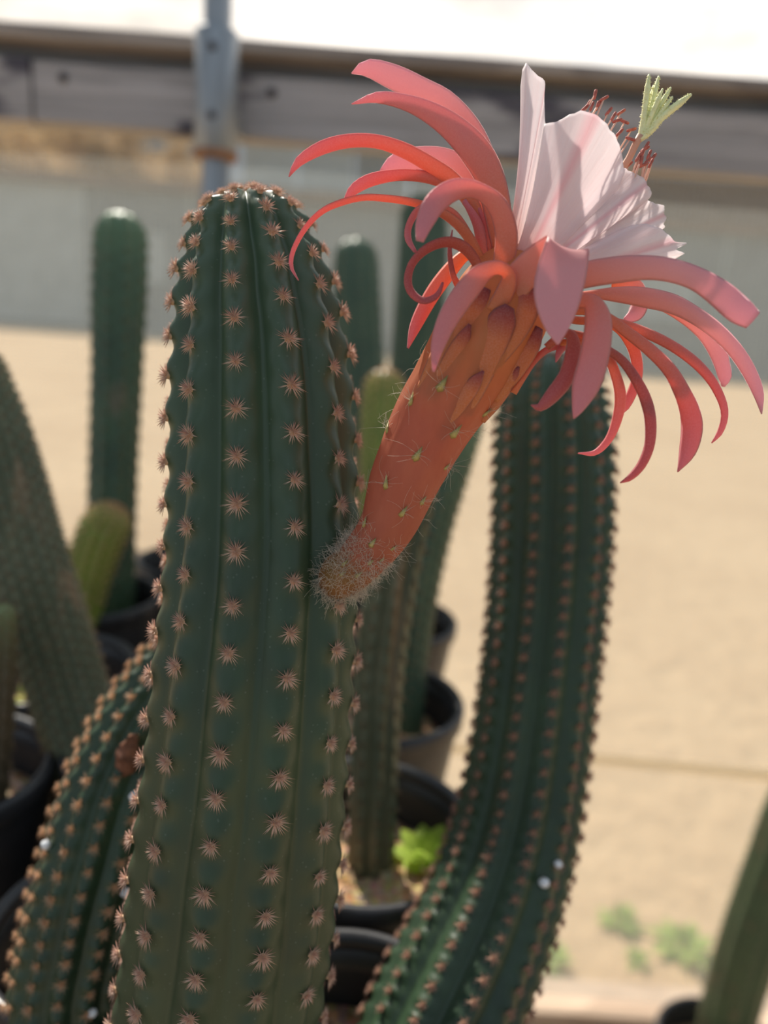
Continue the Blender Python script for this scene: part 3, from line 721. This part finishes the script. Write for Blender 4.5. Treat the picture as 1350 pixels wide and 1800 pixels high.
petal('tepal', [(868, 548, .184), (888, 510, .1825), (893, 483, .1805), (872, 473, .179), (843, 489, .1775), (811, 524, .1765), (785, 566, .176), (769, 610, .176), (762, 654, .1765)], [16, 16, 12, 13, 20, 21, 18, 12, 2], 'pink', [0, 10, 25, 25, 5, 0, 0, 0, 0], .3, .0005, 44, seed=11, label='broad pink tepal bending down over the tube')
petal('tepal', lin([(806, 505), (795, 480), (790, 440), (795, 404)], .192, .190), [7, 5, 4, 1], 'crimson', 20, .3, .0006, 20, seed=12)
petal('tepal', lin([(850, 490), (846, 440), (838, 395), (815, 352)], .195, .198), [10, 10, 9, 4], 'coral', 20, .4, .0005, seed=13)
petal('tepal', lin([(860, 470), (856, 420), (848, 385), (833, 357)], .196, .199), [8, 6, 6, 3], 'coral', 20, .4, .0005, seed=14)
# outer tepals, right side
def rows_petal(rows, mat, sag, label=None, n=52, m=13, th=.0005, seed=0):
    """blade given row by row: left and right edge (px, py, depth); sag: middle of each row pushed along the blade, px"""
    R_ = np.array([[*at(*r[:3]), *at(*r[3:]), g] for r, g in zip(rows, sag)])
    Q = np.array([np.r_[(r[:3] + r[3:6]) / 2, r] for r in R_]); C, L = crom(Q, n)
    l, r_, g = C[:, 3:6], C[:, 6:9], C[:, 9]; u = np.linspace(-1, 1, m)
    dn = -CR[:, 1]
    P = l[:, None] * (.5 - u[None, :, None] / 2) + r_[:, None] * (.5 + u[None, :, None] / 2) + (g[:, None] * (1 - u[None] ** 2))[..., None] * dn * .175 / F
    du = np.gradient(P, axis=1); dt = np.gradient(P, axis=0); Nn = nrm(np.cross(du, dt))
    hw_ = np.linalg.norm(r_ - l, axis=1) / 2; tk = np.minimum(th, hw_ * .4)
    off = (tk[:, None] * np.sqrt(np.maximum(1 - u[None] ** 2, 0)) * .5)[..., None] * Nn
    ring = np.concatenate([P - off, (P + off)[:, m - 2:0:-1]], 1); k = ring.shape[1]
    f = [(i * k + j, (i + 1) * k + j, (i + 1) * k + (j + 1) % k, i * k + (j + 1) % k) for i in range(n - 1) for j in range(k)] + [tuple(range(k)), tuple(range(n * k - 1, (n - 1) * k - 1, -1))]
    uu = np.r_[u, u[m - 2:0:-1]]; tip = np.linspace(0, 1, n)
    return mobj('tepal', ring.reshape(-1, 3), f, M[mat], flower, label=label, attrs={'pt': np.repeat(tip, k), 'pu': np.tile(np.abs(uu), n), 'ps': np.tile(uu + seed, n)})
rows_petal([(872, 520, .186, 915, 545, .185), (888, 478, .183, 938, 505, .182), (915, 446, .1805, 985, 470, .1795), (944, 424, .1775, 1015, 446, .1768), (962, 414, .1748, 1034, 437, .1748),
            (957, 430, .1728, 1035, 452, .1725), (944, 470, .1712, 1032, 478, .1710), (938, 510, .1702, 1026, 508, .1702), (944, 545, .1698, 1017, 540, .1698), (959, 580, .170, 1002, 574, .170), (979, 606, .1705, 982, 606, .1705)],
           'rose', [0, 0, 2, 6, 13, 13, 6, 0, 0, 0, 0], 'wide pale pink tepal hanging in front of the flower')
petal('tepal', [(940, 525, .187), (985, 496, .183), (1035, 482, .1815), (1090, 473, .1805), (1140, 470, .180), (1185, 476, .179), (1228, 491, .178), (1270, 517, .177), (1302, 545, .176), (1325, 563, .1758)], [16, 22, 23, 23, 21, 20, 20, 23, 23, 17], 'rose', [0, 0, 0, 5, 5, 5, 10, 20, 10], .3, .0005, 44, seed=16, label='long pink tepal with a blunt twisted end')
petal('tepal', lin([(960, 525), (1035, 517), (1085, 516), (1130, 520), (1180, 531), (1217, 549), (1256, 576), (1291, 611), (1317, 650), (1334, 690), (1339, 728)], .192, .196), [5, 7, 13, 17, 17, 15, 14, 13, 12, 9, 1], 'rose', 15, .5, .0006, 44, seed=17)
petal('tepal', lin([(1120, 525), (1165, 538), (1203, 558), (1236, 580), (1258, 606), (1270, 640), (1275, 664), (1271, 680)], .203, .210), [6, 8, 10, 14, 16, 13, 11, 3], 'rose', 10, .35, seed=18)
petal('tepal', lin([(950, 545), (1010, 560), (1075, 563), (1124, 577), (1176, 601), (1221, 632), (1253, 667), (1272, 705), (1276, 733), (1267, 761), (1251, 779)], .194, .200), [6, 7, 8, 9, 9, 9, 8, 7, 6, 5, 1], 'coral', 35, .5, .0007, 44, seed=19)
petal('tepal', lin([(985, 545), (1035, 545), (1070, 558), (1106, 584), (1145, 615), (1178, 650), (1200, 690), (1213, 725), (1216, 757), (1208, 795), (1191, 830)], .190, .192), [8, 8, 9, 10, 11, 12, 14, 17, 18, 14, 1], 'coral', [30, 30, 30, 25, 10, 0, 0, 0], .35, .0005, 44, seed=20)
petal('tepal', lin([(985, 580), (1030, 590), (1068, 612), (1096, 632), (1120, 664), (1139, 702), (1147, 740), (1145, 782), (1131, 817), (1110, 840), (1090, 849)], .188, .186), [6, 7, 7, 8, 9, 10, 10, 9, 8, 6, 1], 'crimson', 35, .5, .0008, 44, seed=21)
petal('tepal', lin([(985, 600), (1035, 600), (1068, 622), (1085, 657), (1094, 695), (1089, 733), (1073, 772), (1047, 797), (1016, 797)], .190, .190), [6, 7, 8, 9, 10, 9, 7, 5, 1], 'coral', 35, .5, .0008, 44, seed=22)
petal('tepal', [(955, 570, .187), (1000, 535, .182), (1035, 527, .1785), (1051, 552, .1765), (1050, 592, .1755), (1042, 637, .1755), (1029, 680, .1758), (1015, 720, .1765), (1008, 736, .177)], [10, 12, 14, 22, 25, 26, 24, 10, 1], 'pink', [0, 20, 30, 15, 0, 0, 0, 0, 0], .3, .0005, 44, seed=23, label='pink tepal hanging straight down before the green cactus')
petal('tepal', [(960, 610, .188), (990, 585, .186), (1007, 592, .184), (1009, 618, .183), (998, 657, .182), (974, 692, .1815), (950, 716, .182), (933, 712, .1822)], [7, 8, 10, 14, 15, 14, 8, 1], 'crimson', [20, 30, 25, 10, 0, 0, 10, 20], .4, .0006, 40, seed=24)
petal('tepal', lin([(900, 690), (918, 660), (938, 633), (962, 613), (990, 606), (984, 620), (977, 637)], .194, .190), [7, 7, 6, 6, 6, 6, 1], 'coral', 35, .4, .0006, 36, seed=25)
petal('tepal', lin([(1075, 500), (1113, 500), (1125, 525), (1118, 550), (1098, 563)], .206, .204), [10, 12, 14, 14, 4], 'rose', 0, .2, seed=26)
petal('tepal', lin([(1040, 560), (1080, 570), (1104, 592), (1119, 627), (1120, 667), (1100, 714), (1080, 728)], .200, .204), [8, 9, 10, 10, 9, 8, 2], 'coral', 20, .3, .0006, seed=27)
# bracts lying on the tube
def bract(path, hw, seed):
    pts = []
    for i, (x, y) in enumerate(path):
        h, nn = hit(x, y, BV, -.0008 + .0030 * (i / (len(path) - 1)) ** 1.2)
        if h is None: return
        pts.append((x, y, depth_of(h)))
    petal('bract', pts, hw, 'bract', 0, .45, .0004, 26, 9, seed=seed)
for i, (pth, hw) in enumerate([
    ([(815, 728), (842, 660), (868, 598), (884, 560), (896, 538)], [14, 24, 27, 25, 9]),
    ([(770, 770), (806, 712), (832, 676), (850, 652)], [10, 15, 13, 2]),
    ([(868, 705), (900, 655), (930, 605), (947, 575)], [10, 19, 21, 9]),
    ([(790, 640), (818, 580), (840, 535), (852, 505)], [12, 22, 24, 12]),
    ([(868, 640), (900, 580), (920, 535), (930, 500)], [14, 28, 30, 18]),
    ([(845, 740), (872, 702), (898, 665), (912, 645)], [8, 14, 12, 2]),
    ([(735, 690), (765, 630), (792, 575), (806, 540)], [6, 12, 14, 6]),
    ([(755, 700), (790, 640), (812, 600), (826, 570)], [12, 17, 14, 3])]):
    bract(pth, hw, 40 + i)
# small green scales, each with a tuft of hair
hairs = MB()
def hair(p, d, L, r=.00004, curl=.9, n=8):
    d = d / np.linalg.norm(d); x = np.cross(d, RNG.normal(size=3)); x /= np.linalg.norm(x); y = np.cross(d, x)
    a = RNG.uniform(-curl, curl, 2); q = np.linspace(0, 1, n)[:, None]
    w = RNG.uniform(.04, .16) * L
    pts = p + d * L * q + (x * a[0] + y * a[1]) * L * q ** 2 + x * w * np.sin(q * RNG.uniform(4, 9)) * q
    v, f = tube(pts, np.linspace(r, r * .5, n), 3, False); hairs.add(v, f)
axis_at = lambda p: T[np.argmin(((TA[:, :3] - p) ** 2).sum(1))]
for (x, y, sz) in [(775, 680, 14), (722, 707, 11), (681, 757, 10), (798, 763, 13), (732, 803, 13), (678, 853, 12), (742, 883, 9), (707, 903, 11), (640, 922, 10), (653, 957, 10), (852, 728, 10), (783, 823, 7), (604, 992, 8), (628, 1012, 8), (600, 1010, 7), (650, 990, 7), (670, 985, 6), (690, 965, 7), (765, 570, 7), (712, 670, 7)]:
    h, nn = hit(x, y)
    if h is None: continue
    ax = axis_at(h); ax = ax - nn * ax.dot(nn); ax /= np.linalg.norm(ax); sd_ = np.cross(nn, ax); k = sz * .2 / F
    vv = [h - ax * k * .4 - sd_ * k * .62 - nn * .0002, h - ax * k * .4 + sd_ * k * .62 - nn * .0002, h + nn * k * .42, h + ax * k * 1.7 + nn * k * .5, h + ax * k * .5 - nn * .0001, h - ax * k * .75]
    mobj('scale', vv, [(0, 2, 3), (2, 1, 3), (5, 2, 0), (5, 1, 2), (0, 3, 4), (1, 4, 3), (0, 4, 5), (4, 1, 5)], M['scale'], flower)
    for _ in range(11):
        d = nn * RNG.uniform(.1, .8) + ax * RNG.normal(.35, .6) + sd_ * RNG.normal(0, .7)
        hair(h + ax * k * .3 + nn * .0003, d, RNG.uniform(.0025, .0065))
# silhouette hairs and woolly base
for _ in range(420):
    i = int(RNG.integers(6, 78)); j = int(RNG.integers(0, n))
    p = TV[i * n + j]; nn = nrm(p - TA[i, :3])
    if i < 26 or (abs(nn.dot(N[i])) < .5 and RNG.random() < .45):
        hair(p, nn + T[i] * RNG.normal(.1, .6), RNG.uniform(.002, .0055))
for _ in range(1800):
    i = int(RNG.integers(0, 20)); j = int(RNG.integers(0, n))
    p = TV[i * n + j]; nn = nrm(p - TA[i, :3])
    hair(p, nn * .8 + RNG.normal(0, .55, 3), RNG.uniform(.0016, .0042) * (1.1 - i / 40), .000055)
o = hairs.build('hairs', M['hair'], flower); o['kind'] = 'stuff'

# style, stigma and stamens
pts = np.array([at(x, y, d) for x, y, d in [(985, 400, .200), (1050, 345, .2), (1098, 290, .199), (1115, 258, .1985), (1126, 238, .198)]])
C, _ = crom(pts, 20); v, f = tube(C, np.linspace(6, 6.5, 20) * .2 / F, 10); mobj('style', v, f, M['style'], flower)
for (mx_, my_, tx, ty, dd, w) in [(1134, 190, 1141, 131, .1975, 5.5), (1144, 190, 1158, 134, .199, 5), (1144, 205, 1165, 156, .1965, 4.5), (1152, 200, 1179, 154, .1985, 5), (1155, 208, 1182, 170, .197, 4.5), (1165, 205, 1215, 166, .1965, 6.5), (1138, 200, 1149, 150, .2, 4.5)]:
    b0 = at(1124, 246, .198); b1 = at(mx_, my_, .198 * .5 + dd * .5); b2 = at(tx, ty, dd)
    C, LL = crom(np.array([b0, at((1124 + mx_) / 2 + 1, (246 + my_) / 2 + 2, .198), b1, b2]), 26)
    r = np.interp(np.linspace(0, 1, 26), [0, .15, .8, 1], [.75, 1, .95, .35]) * w * .2 / F
    mb = MB(); v, f = tube(C, r, 8); mb.add(v, f)
    Tt = nrm(np.gradient(C, axis=0))
    for k in range(110):          # papillae
        i = int(RNG.integers(3, 25)); d = np.cross(Tt[i], RNG.normal(size=3)); d /= np.linalg.norm(d)
        v, f = tube([C[i] + d * r[i] * .8, C[i] + d * (r[i] + .00032)], [.00011, .00007], 3); mb.add(v, f)
    mb.build('stigma_lobe', M['stigma'], flower)
av, af = lathe([(.05, -1), (.8, -.86), (1, -.4), (.92, 0), (1, .4), (.8, .86), (.05, 1)], 8)
ame = bpy.data.meshes.new('anther'); ame.from_pydata((av * np.array([.00056, .00042, .00140])).tolist(), [], af + [tuple(range(7, -1, -1)), tuple(range(48, 56))])
ame.polygons.foreach_set('use_smooth', [True] * len(ame.polygons)); ame.materials.append(M['anther'])
anth = [(1046, 166, 80), (1034, 183, 55), (1028, 190, 40), (1040, 187, 70), (1062, 173, 25), (1054, 181, 60), (1050, 186, 75), (1092, 197, 30), (1085, 212, 15), (1098, 214, -30), (1089, 233, 45), (1110, 228, 10), (1108, 244, -25), (1078, 205, 60), (1070, 196, 50),
        (1136, 257, 60), (1129, 270, 75), (1127, 283, 80), (1138, 283, 50), (1148, 277, 55), (1131, 290, 20), (1141, 272, 70), (1122, 276, 60), (1118, 290, 70), (1144, 287, 65), (1105, 290, 40), (1134, 262, 30)]
for (x, y, a) in anth:
    d = .2 + RNG.uniform(-.004, .006)
    if x > 1115: d = .196 + RNG.uniform(-.003, .004)
    tip = at(x, y, d); low = at(x - 42 - RNG.uniform(0, 14) + (18 if x > 1115 else 0), y + 88, d + .001); root_ = at(1010 + (x - 1085) * .35, 375 + RNG.uniform(-5, 12), .2)
    C, _ = crom(np.array([root_, low, .45 * low + .55 * tip + RNG.normal(0, .0004, 3), tip]), 16)
    v, f = tube(C, np.linspace(2.1, 1.4, 16) * .2 / F, 5); fl = mobj('filament', v, f, M['filament'], flower)
    o = link('anther', ame, flower, tip)
    q = CR @ np.array([math.cos(math.radians(a)), math.sin(math.radians(a)), .2]); o.rotation_mode = 'QUATERNION'; o.rotation_quaternion = Vector(q).to_track_quat('Z', 'Y')

# ------------------------------------------------------------------ small things
def sprout(name, c, r, nl, leaf, label, cat, mat, up=.6, group=None):
    random.seed(len(label) * 7 + nl)
    root = empty(name, c, label, cat, group)
    for k in range(nl):
        a = k * 2.4 + random.uniform(-.2, .2); e = up + random.uniform(-.35, .5); L = r * random.uniform(.7, 1.1)
        d = np.array([math.cos(a) * math.cos(e), math.sin(a) * math.cos(e), math.sin(e)]); s_ = np.array([-math.sin(a), math.cos(a), 0]); nn = np.cross(d, s_)
        vv = []; ff = []
        for i, q in enumerate(np.linspace(0, 1, 7)):
            w = leaf * math.sin(PI * min(.06 + q * .94, .99)) ** .7 * (.25 if q < .35 else 1); cc = np.asarray(c) + d * L * q - np.array([0, 0, 1]) * L * .3 * q * q
            for u_ in (-1, 0, 1): vv.append(cc + s_ * w * u_ - nn * w * .25 * abs(u_))
            if i:
                for j in (0, 1): ff.append(((i - 1) * 3 + j, (i - 1) * 3 + j + 1, i * 3 + j + 1, i * 3 + j))
        mobj('leaf', vv, ff, mat, root)
    return root
p = on_z(752, 1520, SOIL_Z)
sprout('sprout', p, .030, 22, .0065, 'bright yellow green leafy sprout in the sunlit pot soil', 'sprout', M['sprout'], .8)
p = on_z(52, 1240, RIM_Z - .03)
sprout('sprout', at(50, 1232, .53), .022, 9, .004, 'small green sprout at the foot of the leaning cactus', 'sprout', M['sprout'], .9)
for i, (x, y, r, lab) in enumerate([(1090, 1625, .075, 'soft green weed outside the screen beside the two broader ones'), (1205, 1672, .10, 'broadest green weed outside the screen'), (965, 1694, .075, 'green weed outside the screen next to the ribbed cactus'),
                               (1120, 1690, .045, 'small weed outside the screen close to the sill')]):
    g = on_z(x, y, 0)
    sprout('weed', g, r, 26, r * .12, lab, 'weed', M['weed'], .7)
for i, (x, y) in enumerate([(950, 1792), (1010, 1790), (1085, 1800)]):
    sprout('weed', on_z(x, y, 0.0), .05, 14, .007, 'low yellow green weed inside the timber sill ' + ('closest to the ribbed cactus', 'between two others', 'closest to the large pot')[i], 'weed', M['sprout'], .6, group='weeds inside the sill')
# perlite grains caught on spines
def grain(px, py, r, target, lab):
    V_, F_ = target[2], target[3]
    bv = BVHTree.FromPolygons([tuple(v) for v in V_], F_)
    h, nn = hit(px, py, bv, r * .7)
    if h is None: h = at(px, py, .33)
    v, f = lathe([(.05, -1), (.6, -.8), (1, -.1), (.85, .5), (.4, .9), (.05, 1)], 8)
    v = v * r * RNG.uniform(.8, 1.15, v.shape)
    mobj('perlite_grain', v + h, f + [tuple(range(7, -1, -1)), tuple(range(40, 48))], M['perlite'], label=lab, cat='grain', group='perlite grains on the cacti')
grain(955, 1549, .0024, right_c, 'white perlite grain stuck on the ribbed cactus below the petals')
grain(978, 1517, .0018, right_c, 'smaller white perlite grain on the edge of the ribbed cactus')
grain(86, 1488, .0020, bent_c, 'white perlite grain on the bent cactus beside a pot rim')
grain(238, 1397, .0020, bent_c, 'white perlite grain on the bent cactus near the dried bud')
grain(222, 1566, .0019, bent_c, 'white perlite grain between the bent and flowering cacti')
grain(160, 1776, .0018, bent_c, 'white perlite grain low on the bent cactus')
# dried bud on the bent cactus
bvb = BVHTree.FromPolygons([tuple(v) for v in bent_c[2]], bent_c[3])
h, nn = hit(222, 1345, bvb)
mb = MB(); tipd = nrm(at(236, 1285, .28) - h)
C, _ = crom(np.array([h - tipd * .003, h + tipd * .004, h + tipd * .009, h + tipd * .014]), 12)
v, f = tube(C, np.array([3, 3.6, 4, 4.2, 4.2, 4, 3.6, 3.2, 2.8, 2.2, 1.5, .6]) * .001, 10); v += RNG.normal(0, .0007, v.shape); mb.add(v, f)
mb.build('dried_bud', M['bud'], bent_c[0], label='brown dried flower bud')

# ------------------------------------------------------------------ far building and dry trees
BY = 44.0
zr = on_y(300, 345, BY)[2]; zr2 = on_y(1200, 385, BY)[2]
hall = empty('building', (0, BY, 0), 'long grey teal greenhouse hall far beyond the sandy yard', 'building')
for k in range(14):
    x0 = -42 + k * 6
    box('wall_panel', (x0 + .06, BY, .2), (x0 + 5.94, BY + .3, zr + .2), M['bld_light'] if k in (3, 8) else M['bld'], hall)
for k in range(15): box('post', (-42.1 + k * 6, BY - .12, 0), (-41.9 + k * 6, BY + .35, zr + .2), M['bld_light'], hall)
box('plinth', (-42.2, BY - .2, 0), (42.2, BY + .4, .4), M['bld'], hall)
for k in (4, 5, 9, 11): box('window', (-42 + k * 6 + 1, BY - .06, 3.0), (-42 + k * 6 + 4.6, BY + .02, 5.6), M['bld_light'], hall)
box('eave', (-42.4, BY - .6, zr + .2), (42.4, BY + .8, zr + .75), M['roof'], hall)
box('back_wall', (-42, BY + 12, 0), (42, BY + 12.3, zr + .2), M['bld'], hall)
x0 = on_y(425, 300, BY + 2)[0]; x1 = on_y(1020, 300, BY + 2)[0]; zc = on_y(600, 215, BY + 2)[2]
nseg = 6
for k in range(nseg):
    w_ = (x1 - x0) / nseg; box('upper_panel', (x0 + k * w_ + .05, BY + 2, zr), (x0 + (k + 1) * w_ - .05, BY + 2.3, zc), M['bld_light'] if k in (0, 1) else M['bld'], hall)
for k in range(6):
    zz = zr + .75 + k * .75; box('roof_course', (x1, BY + .6 + k * 2.2, zz), (42.4, BY + 3.0 + k * 2.2, zz + .8), M['roof'], hall)
def tree(c, hgt, rad, label, nl=9000, seed=0):
    r = np.random.default_rng(seed); root = empty('tree', c, label, 'tree', None)
    mb = MB(); top = np.array(c) + [0, 0, hgt - rad * .8]
    v, f = tube([np.array(c) + [0, 0, -.1], np.array(c) + [.1, .1, hgt * .4], top], [.32, .25, .12], 8); mb.add(v, f)
    for k in range(7):
        e = top + r.normal(0, 1, 3) * rad * .45; b = np.array(c) + [0, 0, hgt * r.uniform(.4, .65)]
        v, f = tube([b, (b + e) / 2 + [0, 0, .2], e], [.12, .08, .03], 5); mb.add(v, f)
    mb.build('trunk', M['bark'], root)
    cl = top + r.normal(0, 1, (26, 3)) * [rad * .6, rad * .6, rad * .38]
    P = cl[r.integers(0, 26, nl)] + r.normal(0, 1, (nl, 3)) * rad * .2
    d1 = nrm(r.normal(0, 1, (nl, 3))); d2 = nrm(np.cross(d1, r.normal(0, 1, (nl, 3)))); s_ = r.uniform(.12, .26, (nl, 1))
    V = np.stack([P - d1 * s_, P + d2 * s_ * .5, P + d1 * s_, P - d2 * s_ * .5], 1).reshape(-1, 3)
    F_ = np.arange(nl * 4).reshape(-1, 4).tolist()
    o = mobj('foliage', V, F_, M['dry_leaf'], root, smooth=False); o['kind'] = 'stuff'
for i, (px, h_, rad, dy, lab) in enumerate([(-45, 15.4, 3.0, 22, 'golden dry tree behind the hall, farthest from the steel pole'), (75, 19.5, 3.6, 42, 'golden dry tree behind the hall with the densest crown'), (190, 14.2, 2.8, 15, 'golden dry tree behind the hall between two others'), (310, 16.5, 3.2, 32, 'golden dry tree behind the hall closest to the steel pole')]):
    g = on_y(px, 300, BY + dy); tree((g[0], BY + dy, 0), h_, rad, lab, seed=i)
